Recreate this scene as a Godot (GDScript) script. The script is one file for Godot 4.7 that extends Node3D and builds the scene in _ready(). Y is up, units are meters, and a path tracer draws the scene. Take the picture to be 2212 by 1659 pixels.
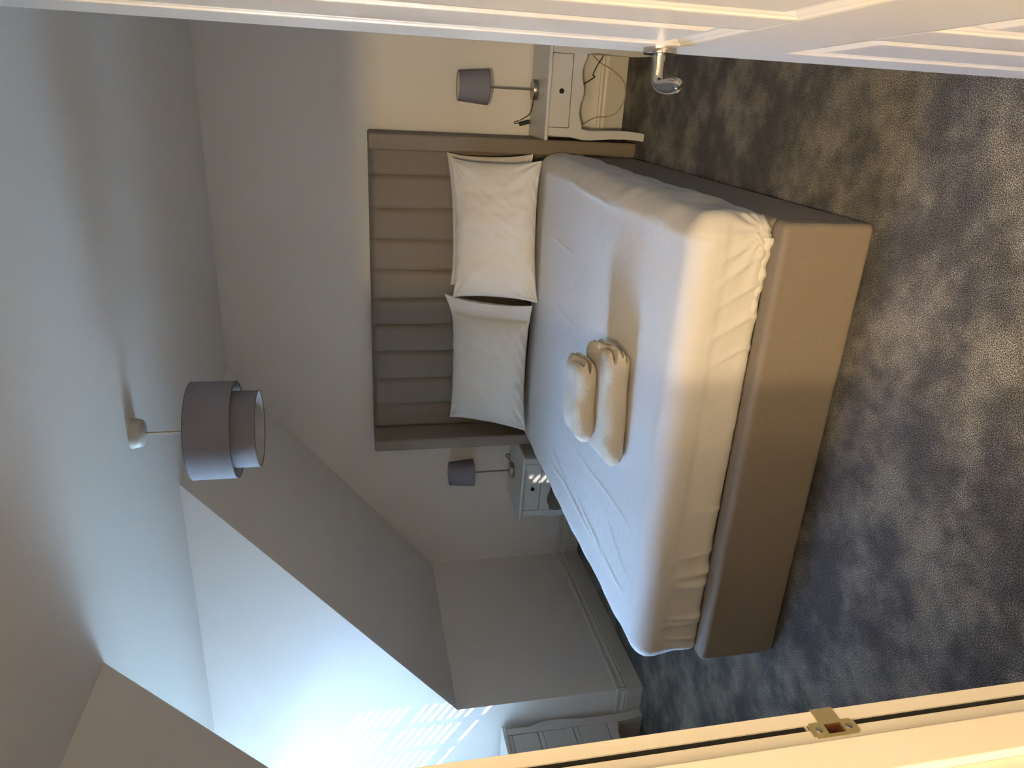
extends Node3D
# A small attic bedroom seen from its doorway, photographed with the phone held upright and the picture left lying on its side.
# Axes: the wall behind the headboard is z = 0, the doorway wall is z = 3.6, y is up, the dormer window lies towards -x.

const H := 2.252          # flat ceiling
const XS := -1.603        # where the flat ceiling meets the slope
const XK := -3.069        # knee wall
const YK := 1.044         # top of the knee wall
const ZA := 1.283         # far cheek of the dormer
const ZB := 2.300         # near cheek of the dormer
const ZF := 3.600         # room face of the doorway wall
const XR := 0.62          # right wall
const XW := -3.66         # room face of the window wall
const LAMP_Z := [4.10, 4.95, 6.50]
const LAMP_E := [0.45, 1.0, 7.9]
const LAMP_COLOR := Color(1.0, 0.875, 0.68)

var M := {}
var taken := {}

# ------------------------------------------------------------------ names and records
func numbered(n: String) -> String:
	if not taken.has(n):
		taken[n] = 0
		return n
	taken[n] += 1
	return "%s_%03d" % [n, taken[n]]

func tag(o: Node, label: String, category: String, group := "") -> void:
	o.set_meta("label", label)
	o.set_meta("category", category)
	if group != "":
		o.set_meta("group", group)

func thing(called: String, label: String, category: String, at := Vector3.ZERO, turn := 0.0, group := "") -> Node3D:
	var o := Node3D.new()
	o.name = numbered(called)
	add_child(o)
	o.position = at
	o.rotation.y = turn
	tag(o, label, category, group)
	return o

func setting(called: String, at := Vector3.ZERO) -> Node3D:
	var o := Node3D.new()
	o.name = numbered(called)
	add_child(o)
	o.position = at
	o.set_meta("kind", "structure")
	return o

func put(called: String, mesh: Mesh, mat: Material, parent: Node = null, at := Vector3.ZERO) -> MeshInstance3D:
	var o := MeshInstance3D.new()
	o.mesh = mesh
	o.material_override = mat
	o.cast_shadow = GeometryInstance3D.SHADOW_CASTING_SETTING_ON
	if parent == null:
		o.name = numbered(called)
		add_child(o)
	else:
		o.name = called
		parent.add_child(o, true)
	o.position = at
	return o

func wall(called: String, st: SurfaceTool, mat: Material) -> MeshInstance3D:
	var o := put(called, st.commit(), mat)
	o.set_meta("kind", "structure")
	return o

# ------------------------------------------------------------------ shapes
func mb() -> SurfaceTool:
	var st := SurfaceTool.new()
	st.begin(Mesh.PRIMITIVE_TRIANGLES)
	return st

func tri(st: SurfaceTool, a: Vector3, b: Vector3, c: Vector3, na: Vector3, nb: Vector3, nc: Vector3) -> void:
	if (c - a).cross(b - a).dot(na + nb + nc) < 0.0:
		var t := b
		b = c
		c = t
		t = nb
		nb = nc
		nc = t
	st.set_normal(na)
	st.add_vertex(a)
	st.set_normal(nb)
	st.add_vertex(b)
	st.set_normal(nc)
	st.add_vertex(c)

func quad(st: SurfaceTool, a: Vector3, b: Vector3, c: Vector3, d: Vector3, n: Vector3) -> void:
	tri(st, a, b, c, n, n, n)
	tri(st, a, c, d, n, n, n)

func quads(st: SurfaceTool, a: Vector3, b: Vector3, c: Vector3, d: Vector3, na: Vector3, nb: Vector3, nc: Vector3, nd: Vector3) -> void:
	tri(st, a, b, c, na, nb, nc)
	tri(st, a, c, d, na, nc, nd)

# plain box from corner to corner
func box(st: SurfaceTool, lo: Vector3, hi: Vector3, xf := Transform3D.IDENTITY) -> void:
	for ax in 3:
		var u := (ax + 1) % 3
		var v := (ax + 2) % 3
		for s in 2:
			var p := [Vector3.ZERO, Vector3.ZERO, Vector3.ZERO, Vector3.ZERO]
			var k := 0
			for c in [[lo[u], lo[v]], [hi[u], lo[v]], [hi[u], hi[v]], [lo[u], hi[v]]]:
				var q := Vector3.ZERO
				q[ax] = hi[ax] if s else lo[ax]
				q[u] = c[0]
				q[v] = c[1]
				p[k] = xf * q
				k += 1
			var n := Vector3.ZERO
			n[ax] = 1.0 if s else -1.0
			quad(st, p[0], p[1], p[2], p[3], (xf.basis * n).normalized())

func steps(h: float, r: float, k: int, mid: int) -> Array:
	var l := []
	for i in k + 1:
		l.append(-h + r - r * tan(PI / 4 * (1.0 - float(i) / k)))
	for i in range(1, mid):
		l.append(lerpf(-h + r, h - r, float(i) / mid))
	for i in k + 1:
		l.append(h - r + r * tan(PI / 4 * float(i) / k))
	return l

# box with rounded edges
func rbox(st: SurfaceTool, lo: Vector3, hi: Vector3, r: float, k := 2, xf := Transform3D.IDENTITY) -> void:
	var c := (lo + hi) / 2
	var h := (hi - lo) / 2
	r = minf(r, minf(h.x, minf(h.y, h.z)) * 0.999)
	var inner := h - Vector3(r, r, r)
	for ax in 3:
		var u := (ax + 1) % 3
		var v := (ax + 2) % 3
		var lu := steps(h[u], r, k, 1)
		var lv := steps(h[v], r, k, 1)
		for s in [-1.0, 1.0]:
			var ps := []
			var ns := []
			for a in lu:
				for b in lv:
					var q := Vector3.ZERO
					q[ax] = s * h[ax]
					q[u] = a
					q[v] = b
					var i := q.clamp(-inner, inner)
					var n := (q - i).normalized()
					ps.append(xf * (c + i + n * r))
					ns.append((xf.basis * n).normalized())
			var w := lv.size()
			for i in lu.size() - 1:
				for j in w - 1:
					var e := i * w + j
					quads(st, ps[e], ps[e + 1], ps[e + w + 1], ps[e + w], ns[e], ns[e + 1], ns[e + w + 1], ns[e + w])

# polygon in the (x, y) plane pushed along z from z0 to z1; smooth keeps the sides round
func prism(st: SurfaceTool, poly: PackedVector2Array, z0: float, z1: float, xf := Transform3D.IDENTITY, smooth := false) -> void:
	var n := poly.size()
	var area := 0.0
	for i in n:
		area += poly[i].cross(poly[(i + 1) % n])
	var sg := 1.0 if area > 0.0 else -1.0
	var en := []
	for i in n:
		var e: Vector2 = (poly[(i + 1) % n] - poly[i]).normalized()
		en.append(Vector2(e.y, -e.x) * sg)
	for i in n:
		var j := (i + 1) % n
		var na: Vector2 = en[i]
		var nb: Vector2 = en[i]
		if smooth:
			if en[i].dot(en[(i + n - 1) % n]) > 0.6:
				na = (en[i] + en[(i + n - 1) % n]).normalized()
			if en[i].dot(en[j]) > 0.6:
				nb = (en[i] + en[j]).normalized()
		var wa := (xf.basis * Vector3(na.x, na.y, 0)).normalized()
		var wb := (xf.basis * Vector3(nb.x, nb.y, 0)).normalized()
		quads(st, xf * Vector3(poly[i].x, poly[i].y, z0), xf * Vector3(poly[j].x, poly[j].y, z0), xf * Vector3(poly[j].x, poly[j].y, z1), xf * Vector3(poly[i].x, poly[i].y, z1), wa, wb, wb, wa)
	var t := Geometry2D.triangulate_polygon(poly)
	for s in 2:
		var z := z1 if s else z0
		var nn := (xf.basis * Vector3(0, 0, 1.0 if s else -1.0)).normalized()
		for i in range(0, t.size(), 3):
			tri(st, xf * Vector3(poly[t[i]].x, poly[t[i]].y, z), xf * Vector3(poly[t[i + 1]].x, poly[t[i + 1]].y, z), xf * Vector3(poly[t[i + 2]].x, poly[t[i + 2]].y, z), nn, nn, nn)

# profile of (radius, height) turned about y; sharp corners stay sharp; out = which side of the profile is outside
func lathe(st: SurfaceTool, prof: Array, seg: int, xf := Transform3D.IDENTITY) -> void:
	var n := prof.size()
	var en := []
	for i in n - 1:
		var e: Vector2 = (prof[i + 1] - prof[i]).normalized()
		en.append(Vector2(e.y, -e.x))
	for i in n - 1:
		var a: Vector2 = prof[i]
		var b: Vector2 = prof[i + 1]
		var na: Vector2 = en[i]
		var nb: Vector2 = en[i]
		if i > 0 and en[i].dot(en[i - 1]) > 0.75:
			na = (en[i] + en[i - 1]).normalized()
		if i < n - 2 and en[i].dot(en[i + 1]) > 0.75:
			nb = (en[i] + en[i + 1]).normalized()
		for k in seg:
			var p := []
			var q := []
			for kk in [k, k + 1]:
				var t: float = TAU * kk / seg
				var d := Vector3(cos(t), 0, sin(t))
				p.append(xf * (d * a.x + Vector3.UP * a.y))
				q.append((xf.basis * (d * na.x + Vector3.UP * na.y)).normalized())
				p.append(xf * (d * b.x + Vector3.UP * b.y))
				q.append((xf.basis * (d * nb.x + Vector3.UP * nb.y)).normalized())
			if a.x > 1e-6:
				tri(st, p[0], p[1], p[2], q[0], q[1], q[2])
			if b.x > 1e-6:
				tri(st, p[2], p[1], p[3], q[2], q[1], q[3])

# round tube along points; radius may be one number or one per point; flat squeezes it along `squash`
func tube(st: SurfaceTool, pts: Array, rad, seg := 8, caps := true) -> void:
	var n := pts.size()
	var rings := []
	var norms := []
	var ref := Vector3.UP
	for i in n:
		var d: Vector3 = (pts[mini(i + 1, n - 1)] - pts[maxi(i - 1, 0)]).normalized()
		if absf(d.dot(ref)) > 0.95:
			ref = Vector3.RIGHT if absf(d.x) < 0.8 else Vector3.BACK
		var s := d.cross(ref).normalized()
		ref = s.cross(d).normalized()
		var ring := []
		var nr := []
		var r2: Vector2 = Vector2(rad, rad) if rad is float else (rad[i] if rad[i] is Vector2 else Vector2(rad[i], rad[i]))
		for k in seg:
			var t := TAU * k / seg
			ring.append(pts[i] + s * cos(t) * r2.x + ref * sin(t) * r2.y)
			nr.append((s * cos(t) * r2.y + ref * sin(t) * r2.x).normalized())
		rings.append(ring)
		norms.append(nr)
	for i in n - 1:
		for k in seg:
			var k2 := (k + 1) % seg
			quads(st, rings[i][k], rings[i][k2], rings[i + 1][k2], rings[i + 1][k], norms[i][k], norms[i][k2], norms[i + 1][k2], norms[i + 1][k])
	if caps:
		for e in 2:
			var i := 0 if e == 0 else n - 1
			var d: Vector3 = (pts[0] - pts[1]).normalized() if e == 0 else (pts[n - 1] - pts[n - 2]).normalized()
			for k in seg:
				tri(st, pts[i], rings[i][k], rings[i][(k + 1) % seg], d, d, d)

func spline(pts: Array, per := 6) -> Array:
	var out := []
	var n := pts.size()
	for i in n - 1:
		var a: Vector3 = pts[maxi(i - 1, 0)]
		var d: Vector3 = pts[mini(i + 2, n - 1)]
		for k in per:
			out.append(pts[i].cubic_interpolate(pts[i + 1], a, d, float(k) / per))
	out.append(pts[n - 1])
	return out

# smooth indexed mesh
func smooth_mesh(v: PackedVector3Array, idx: PackedInt32Array) -> ArrayMesh:
	var nr := PackedVector3Array()
	nr.resize(v.size())
	for i in range(0, idx.size(), 3):
		var a := v[idx[i]]
		var n := (v[idx[i + 2]] - a).cross(v[idx[i + 1]] - a)
		nr[idx[i]] += n
		nr[idx[i + 1]] += n
		nr[idx[i + 2]] += n
	for i in nr.size():
		nr[i] = nr[i].normalized()
	var arr := []
	arr.resize(Mesh.ARRAY_MAX)
	arr[Mesh.ARRAY_VERTEX] = v
	arr[Mesh.ARRAY_NORMAL] = nr
	arr[Mesh.ARRAY_INDEX] = idx
	var m := ArrayMesh.new()
	m.add_surface_from_arrays(Mesh.PRIMITIVE_TRIANGLES, arr)
	return m

# soft rounded block with many cells; move(p, n) gives the displaced point (p is relative to the centre)
func soft_block(size: Vector3, r: float, k: int, cells: Vector3i, move: Callable) -> ArrayMesh:
	var h := size / 2
	var inner := h - Vector3(r, r, r)
	var ls := [steps(h.x, r, k, cells.x), steps(h.y, r, k, cells.y), steps(h.z, r, k, cells.z)]
	var last := [ls[0].size() - 1, ls[1].size() - 1, ls[2].size() - 1]
	var seen := {}
	var v := PackedVector3Array()
	var idx := PackedInt32Array()
	for ax in 3:
		var u := (ax + 1) % 3
		var w := (ax + 2) % 3
		for s in 2:
			var grid := PackedInt32Array()
			for i in last[u] + 1:
				for j in last[w] + 1:
					var key := Vector3i.ZERO
					key[ax] = last[ax] if s else 0
					key[u] = i
					key[w] = j
					if not seen.has(key):
						var q := Vector3(ls[0][key.x], ls[1][key.y], ls[2][key.z])
						var c := q.clamp(-inner, inner)
						var n := (q - c).normalized()
						seen[key] = v.size()
						v.append(move.call(c + n * r, n))
					grid.append(seen[key])
			var wd: int = last[w] + 1
			for i in last[u]:
				for j in last[w]:
					var a := grid[i * wd + j]
					var b := grid[i * wd + j + 1]
					var c2 := grid[(i + 1) * wd + j + 1]
					var d := grid[(i + 1) * wd + j]
					if s:
						idx.append_array([a, b, c2, a, c2, d])
					else:
						idx.append_array([a, c2, b, a, d, c2])
	return smooth_mesh(v, idx)

# distance from p to a polyline, faded at its ends: returns (distance, share along 0..1)
func to_line(p: Vector2, l: Array) -> Vector2:
	var best := 1e9
	var share := 0.0
	var n := l.size() - 1
	for i in n:
		var a: Vector2 = l[i]
		var b: Vector2 = l[i + 1]
		var t := clampf((p - a).dot(b - a) / (b - a).length_squared(), 0, 1)
		var d := p.distance_to(a + (b - a) * t)
		if d < best:
			best = d
			share = (i + t) / n
	return Vector2(best, share)

# ------------------------------------------------------------------ materials
func noise(freq: float, sd: int, oct := 3, kind := FastNoiseLite.TYPE_SIMPLEX_SMOOTH) -> FastNoiseLite:
	var f := FastNoiseLite.new()
	f.noise_type = kind
	f.frequency = freq
	f.seed = sd
	f.fractal_octaves = oct
	return f

func tile(img: Image) -> ImageTexture:
	return ImageTexture.create_from_image(img)

func mat(c: Color, rough: float, metal := 0.0) -> StandardMaterial3D:
	var m := StandardMaterial3D.new()
	m.albedo_color = c
	m.roughness = rough
	m.metallic = metal
	return m

func tri_tex(m: StandardMaterial3D, per_metre: float) -> void:
	m.uv1_triplanar = true
	m.uv1_scale = Vector3.ONE * per_metre

# woven cloth: a tile of crossing threads, in tone and in relief
func weave(size: int, threads: int, slub: float, contrast: float, sd: int) -> Array:
	var col := Image.create(size, size, false, Image.FORMAT_RGB8)
	var hei := Image.create(size, size, false, Image.FORMAT_L8)
	var nz := noise(0.02, sd, 3).get_seamless_image(size, size)
	var rg := RandomNumberGenerator.new()
	rg.seed = sd
	var wt := []
	var ft := []
	for i in threads:
		wt.append(rg.randf_range(-slub, slub))
		ft.append(rg.randf_range(-slub, slub))
	var cell := float(size) / threads
	for y in size:
		for x in size:
			var i := int(x / cell) % threads
			var j := int(y / cell) % threads
			var fx := fposmod(x / cell, 1.0)
			var fy := fposmod(y / cell, 1.0)
			var over := (i + j) % 2 == 0
			var hgt: float = sin(PI * fx) * (0.6 + 0.4 * sin(PI * fy)) if over else sin(PI * fy) * (0.6 + 0.4 * sin(PI * fx))
			var tone: float = 1.0 - contrast + contrast * hgt + (wt[i] if over else ft[j]) + (nz.get_pixel(x, y).r - 0.5) * slub
			col.set_pixel(x, y, Color(tone, tone, tone).clamp())
			hei.set_pixel(x, y, Color(hgt, hgt, hgt))
	return [tile(col), tile(hei)]

func make_materials() -> void:
	var rough_img := noise(0.03, 11, 4).get_seamless_image(256, 256)
	var rough_tex := tile(rough_img)
	# emulsion on plaster, with the faint orange peel of a roller
	M.wall = mat(Color(0.955, 0.950, 0.940), 0.9)
	M.wall.heightmap_enabled = true
	M.wall.heightmap_texture = rough_tex
	M.wall.heightmap_scale = 0.05
	tri_tex(M.wall, 3.0)
	M.ceiling = M.wall
	M.hall = mat(Color(0.93, 0.92, 0.91), 0.9)
	# satin wood paint
	M.gloss = mat(Color(0.86, 0.845, 0.81), 0.38)
	M.door = mat(Color(0.84, 0.825, 0.80), 0.33)
	M.furniture = mat(Color(0.845, 0.85, 0.845), 0.36)
	M.blocker_dark = mat(Color(0.27, 0.21, 0.19), 0.95)  # dark tone of the added block that cuts light at the window
	M.gap = mat(Color(0.02, 0.02, 0.022), 0.9)
	M.seal = mat(Color(0.015, 0.014, 0.014), 0.95)
	# linen of the bed
	var w1 := weave(256, 64, 0.02, 0.25, 5)
	M.linen = mat(Color(0.625, 0.575, 0.515), 0.95)
	M.linen.albedo_texture = w1[0]
	M.linen.heightmap_enabled = true
	M.linen.heightmap_texture = w1[1]
	M.linen.heightmap_scale = 0.05
	M.linen.rim_enabled = true
	M.linen.rim = 0.25
	tri_tex(M.linen, 11.0)
	# cotton sheets
	M.cotton = mat(Color(0.90, 0.89, 0.87), 0.85)
	M.cotton.heightmap_enabled = true
	M.cotton.heightmap_texture = rough_tex
	M.cotton.heightmap_scale = 0.12
	tri_tex(M.cotton, 2.0)
	# terry towel
	var terry := noise(0.16, 21, 2).get_seamless_image(256, 256)
	var terry_tone := Image.create(256, 256, false, Image.FORMAT_RGB8)
	M.towel = mat(Color(0.99, 0.945, 0.86), 1.0)
	for y in 256:
		for x in 256:
			var v := clampf(0.74 + 0.5 * (terry.get_pixel(x, y).r - 0.2), 0.78, 1.0)
			terry_tone.set_pixel(x, y, Color(v, v, v))
	M.towel.albedo_texture = tile(terry_tone)
	M.towel.heightmap_enabled = true
	M.towel.heightmap_texture = tile(terry)
	M.towel.heightmap_scale = 0.25
	M.towel.rim_enabled = true
	M.towel.rim = 0.5
	tri_tex(M.towel, 8.0)
	# grey lampshade cloth outside, pale lining inside
	var w2 := weave(128, 64, 0.015, 0.15, 9)
	M.shade = mat(Color(0.57, 0.56, 0.60), 0.9)
	M.shade.albedo_texture = w2[0]
	M.shade.backlight_enabled = true
	M.shade.backlight = Color(0.06, 0.06, 0.06)
	tri_tex(M.shade, 14.0)
	M.lining = mat(Color(0.80, 0.80, 0.80), 0.8)
	M.shade_rim = mat(Color(0.34, 0.35, 0.39), 0.7)
	M.steel = mat(Color(0.62, 0.60, 0.57), 0.32, 1.0)
	M.chrome = mat(Color(0.80, 0.80, 0.80), 0.07, 1.0)
	M.brass = mat(Color(0.80, 0.75, 0.58), 0.42, 1.0)
	M.raw_wood = mat(Color(0.36, 0.19, 0.07), 0.9)
	M.black = mat(Color(0.02, 0.02, 0.022), 0.5)
	M.plastic = mat(Color(0.80, 0.79, 0.76), 0.45)
	M.cable = mat(Color(0.72, 0.66, 0.55), 0.5)
	M.blind = mat(Color(0.90, 0.90, 0.88), 0.5)
	M.glass = mat(Color(0.9, 0.95, 0.95, 0.06), 0.02)
	M.glass.transparency = BaseMaterial3D.TRANSPARENCY_ALPHA
	# carpet: twist pile in grey and beige flecks, brushed this way and that in patches
	var n := 1024
	var f1 := noise(0.17, 31, 2).get_seamless_image(n, n)
	var f2 := noise(0.09, 32, 2).get_seamless_image(n, n)
	var d1 := f1.get_data()
	var d2 := f2.get_data()
	var rg := RandomNumberGenerator.new()
	rg.seed = 77
	var out := PackedByteArray()
	out.resize(n * n * 3)
	var hei := PackedByteArray()
	hei.resize(n * n)
	for i in n * n:
		var a := d1[i] / 255.0
		var b := d2[i] / 255.0
		var t := clampf((a - 0.5) * 2.6 + (b - 0.5) * 0.6 + 0.5 + rg.randf_range(-0.12, 0.12), 0.0, 1.0)
		out[i * 3] = int(78 + 177 * t)
		out[i * 3 + 1] = int(77 + 176 * t)
		out[i * 3 + 2] = int(77 + 171 * t)
		hei[i] = int(255 * t)
	M.carpet = mat(Color(0.97, 0.96, 0.95), 1.0)
	M.carpet.albedo_texture = tile(Image.create_from_data(n, n, false, Image.FORMAT_RGB8, out))
	M.carpet.heightmap_enabled = true
	M.carpet.heightmap_texture = tile(Image.create_from_data(n, n, false, Image.FORMAT_L8, hei))
	M.carpet.heightmap_scale = 0.4
	M.carpet.uv1_scale = Vector3.ONE
	var p1 := noise(0.016, 41, 4)
	p1.domain_warp_enabled = true
	p1.domain_warp_amplitude = 12.0
	p1.domain_warp_frequency = 0.02
	var p2 := noise(0.06, 42, 3)
	var e1 := p1.get_image(n, n).get_data()
	var e2 := p2.get_image(n, n).get_data()
	var pat := PackedByteArray()
	pat.resize(n * n * 3)
	for i in n * n:
		var a := smoothstep(0.10, 0.95, e1[i] / 255.0 + (e2[i] / 255.0 - 0.5) * 0.45)
		pat[i * 3] = int(lerpf(158, 255, a))
		pat[i * 3 + 1] = int(lerpf(159, 252, a))
		pat[i * 3 + 2] = int(lerpf(165, 245, a))
	M.carpet.detail_enabled = true
	M.carpet.detail_blend_mode = BaseMaterial3D.BLEND_MODE_MUL
	M.carpet.detail_albedo = tile(Image.create_from_data(n, n, false, Image.FORMAT_RGB8, pat))
	M.carpet.detail_uv_layer = BaseMaterial3D.DETAIL_UV_2
	M.carpet.uv2_scale = Vector3.ONE

# ------------------------------------------------------------------ room
func build_room() -> void:
	# carpet, with its own coordinates in metres (fine pile) and over the whole floor (brushed patches)
	var st := mb()
	var lo := Vector2(-4.0, -0.15)
	var hi := Vector2(1.35, 8.15)
	for f in [[Vector2(lo.x, lo.y), Vector2(hi.x, lo.y), Vector2(hi.x, hi.y)], [Vector2(lo.x, lo.y), Vector2(hi.x, hi.y), Vector2(lo.x, hi.y)]]:
		for p in f:
			st.set_normal(Vector3.UP)
			st.set_uv(p / 0.55)
			st.set_uv2((p - lo) / 5.35)
			st.add_vertex(Vector3(p.x, 0, p.y))
	box(st, Vector3(lo.x, -0.12, lo.y), Vector3(hi.x, -0.002, hi.y))
	wall("floor", st, M.carpet)

	st = mb()
	box(st, Vector3(-4.0, 0, -0.15), Vector3(XR + 0.15, H + 0.2, 0))
	wall("wall_back", st, M.wall)
	st = mb()
	box(st, Vector3(XR, 0, 0), Vector3(XR + 0.15, H + 0.2, ZF))
	wall("wall_right", st, M.wall)
	# flat ceiling, running on into the dormer
	st = mb()
	box(st, Vector3(XS, H, 0), Vector3(XR, H + 0.15, ZF))
	box(st, Vector3(-3.90, H, ZA), Vector3(XS, H + 0.15, ZB))
	wall("ceiling", st, M.ceiling)
	# the two slopes and knee walls either side of the dormer
	var out := Vector2(-(H - YK), XK - XS).normalized() * -0.12
	out = Vector2(-absf(out.x), absf(out.y))
	for side in 2:
		var z0 := 0.0 if side == 0 else ZB + 0.1
		var z1 := ZA - 0.1 if side == 0 else ZF
		st = mb()
		prism(st, PackedVector2Array([Vector2(XS, H), Vector2(XK, YK), Vector2(XK, YK) + out, Vector2(XS, H) + out]), z0, z1)
		wall("wall_slope_far" if side == 0 else "wall_slope_near", st, M.wall)
		st = mb()
		box(st, Vector3(XK - 0.1, 0, z0), Vector3(XK, YK, z1))
		wall("wall_left_far" if side == 0 else "wall_left_near", st, M.wall)
		st = mb()
		prism(st, PackedVector2Array([Vector2(XS, H), Vector2(XK, YK), Vector2(XK, 0), Vector2(-3.90, 0), Vector2(-3.90, H)]), ZA - 0.1 if side == 0 else ZB, ZA if side == 0 else ZB + 0.1)
		wall("wall_dormer_far" if side == 0 else "wall_dormer_near", st, M.wall)
	# window wall of the dormer, with a deep reveal
	st = mb()
	box(st, Vector3(-3.90, 0, ZA), Vector3(XW, 0.93, ZB))
	box(st, Vector3(-3.90, 2.245, ZA), Vector3(XW, H, ZB))
	box(st, Vector3(-3.90, 0.93, ZA), Vector3(XW, 2.245, 1.475))
	box(st, Vector3(-3.90, 0.93, 2.298), Vector3(XW, 2.245, ZB))
	wall("wall_window", st, M.wall)
	# doorway wall
	st = mb()
	box(st, Vector3(-4.0, 0, ZF), Vector3(-0.645, 2.7, 3.735))
	box(st, Vector3(0.181, 0, ZF), Vector3(1.35, 2.7, 3.735))
	box(st, Vector3(-0.645, 2.03, ZF), Vector3(0.181, 2.7, 3.735))
	wall("wall_front", st, M.wall)
	# landing behind the camera
	st = mb()
	box(st, Vector3(-1.75, 0, 8.0), Vector3(1.35, 2.7, 8.15))
	wall("wall_landing_back", st, M.hall)
	st = mb()
	box(st, Vector3(-1.75, 0, 3.735), Vector3(-1.6, 2.7, 8.0))
	wall("wall_landing_left", st, M.hall)
	st = mb()
	box(st, Vector3(1.2, 0, 3.735), Vector3(1.35, 2.7, 8.0))
	wall("wall_landing_right", st, M.hall)
	st = mb()
	box(st, Vector3(-1.75, 2.55, 3.735), Vector3(1.35, 2.70, 8.15))
	wall("ceiling_landing", st, M.hall)

func skirting_profile() -> PackedVector2Array:
	# (out from the wall, height)
	return PackedVector2Array([Vector2(0, 0), Vector2(0.018, 0), Vector2(0.018, 0.088), Vector2(0.0155, 0.091), Vector2(0.0155, 0.096), Vector2(0.018, 0.099), Vector2(0.018, 0.104),
		Vector2(0.013, 0.112), Vector2(0.010, 0.121), Vector2(0.0095, 0.129), Vector2(0.0125, 0.131), Vector2(0.0125, 0.137), Vector2(0.009, 0.146), Vector2(0.005, 0.149), Vector2(0, 0.149)])

func build_skirting() -> void:
	# each run: name, start, end, direction out from the wall
	for r in [["baseboard_back", Vector3(XK, 0, 0), Vector3(XR, 0, 0), Vector3(0, 0, 1)],
			["baseboard_left_far", Vector3(XK, 0, 0.0), Vector3(XK, 0, ZA + 0.0172), Vector3(1, 0, 0)],
			["baseboard_dormer_far", Vector3(XW, 0, ZA), Vector3(XK + 0.0172, 0, ZA), Vector3(0, 0, 1)],
			["baseboard_dormer_near", Vector3(XW, 0, ZB), Vector3(XK + 0.0172, 0, ZB), Vector3(0, 0, -1)],
			["baseboard_window", Vector3(XW, 0, ZA + 0.018), Vector3(XW, 0, ZB - 0.018), Vector3(1, 0, 0)],
			["baseboard_left_near", Vector3(XK, 0, ZB - 0.0172), Vector3(XK, 0, ZF), Vector3(1, 0, 0)],
			["baseboard_front", Vector3(XK, 0, ZF), Vector3(-0.72, 0, ZF), Vector3(0, 0, -1)],
			["baseboard_right", Vector3(XR, 0, 0), Vector3(XR, 0, ZF), Vector3(-1, 0, 0)]]:
		var a: Vector3 = r[1]
		var b: Vector3 = r[2]
		var o: Vector3 = r[3]
		var along := (b - a).normalized()
		var st := mb()
		prism(st, skirting_profile(), 0, (b - a).length(), Transform3D(Basis(o, Vector3.UP, along), a))
		wall(r[0], st, M.gloss)

# ------------------------------------------------------------------ dormer window and blind
func build_window() -> void:
	var w := setting("window_1", Vector3(-3.90, 0.93, 1.475))
	var o := w.position
	var f := func(called: String, lo: Vector3, hi: Vector3) -> void:
		var st := mb()
		rbox(st, lo - o, hi - o, 0.004, 1)
		put(called, st.commit(), M.gloss, w)
	f.call("frame_jamb", Vector3(-3.90, 0.93, 1.475), Vector3(-3.845, 2.245, 1.531))
	f.call("frame_jamb", Vector3(-3.89, 0.93, 2.257), Vector3(-3.85, 2.245, 2.298))
	f.call("frame_head", Vector3(-3.90, 2.215, 1.531), Vector3(-3.845, 2.245, 2.257))
	f.call("frame_sill", Vector3(-3.90, 0.93, 1.531), Vector3(-3.845, 0.98, 2.257))
	f.call("transom", Vector3(-3.90, 1.262, 1.531), Vector3(-3.845, 1.385, 2.257))
	var zs := [1.531, 1.6865, 1.7065, 1.8785, 1.8985, 2.0705, 2.0905, 2.257]
	var ys := [0.98, 1.262, 1.385, 1.4765, 1.5015, 1.8605, 1.8855, 2.215]
	for k in [1, 3, 5]:
		f.call("glazing_bar", Vector3(-3.876, 0.98, zs[k]), Vector3(-3.846, 2.215, zs[k + 1]))
	for k in [3, 5]:
		f.call("glazing_bar", Vector3(-3.876, ys[k], 1.531), Vector3(-3.846, ys[k + 1], 2.257))
	for i in 4:
		for j in 4:
			var st := mb()
			box(st, Vector3(-3.864, ys[j * 2], zs[i * 2]) - o, Vector3(-3.860, ys[j * 2 + 1], zs[i * 2 + 1]) - o)
			put("pane", st.commit(), M.glass, w)
	f.call("window_board", Vector3(-3.845, 0.93, 1.477), Vector3(-3.63, 0.952, 2.294))

	var b := thing("venetian_blind", "white slatted blind lowered inside the dormer window", "blind", Vector3(-3.80, 2.20, 1.885))
	var st := mb()
	rbox(st, Vector3(-0.028, 0.002, -0.40), Vector3(0.028, 0.042, 0.40), 0.003, 1)
	put("headrail", st.commit(), M.blind, b)
	st = mb()
	var prof := PackedVector2Array()
	for i in 7:
		var t := i / 6.0 * 2 - 1
		prof.append(Vector2(t * 0.024, 0.002 * (1 - t * t) + 0.0011))
	for i in 7:
		var t := 1 - i / 6.0 * 2
		prof.append(Vector2(t * 0.024, 0.002 * (1 - t * t) - 0.0011))
	prism(st, prof, -0.395, 0.395, Transform3D.IDENTITY, true)
	var slat := st.commit()
	var y := 1.895 + 0.048 * 6
	while y > 1.0:
		var s := put("slat", slat, M.blind, b, Vector3(0, y - 2.20, 0))
		s.rotation.z = deg_to_rad(-6.0)
		y -= 0.048
	for z in [-0.27, 0.0, 0.27]:
		for x in [-0.026, 0.026]:
			st = mb()
			tube(st, [Vector3(x, 0, z), Vector3(x, y + 0.03 - 2.20, z)], 0.0008, 5)
			put("ladder_cord", st.commit(), M.blind, b)
	st = mb()
	rbox(st, Vector3(-0.024, -0.008, -0.395), Vector3(0.024, 0.008, 0.395), 0.003, 1)
	put("bottom_rail", st.commit(), M.blind, b, Vector3(0, y + 0.02 - 2.20, 0))

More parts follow.
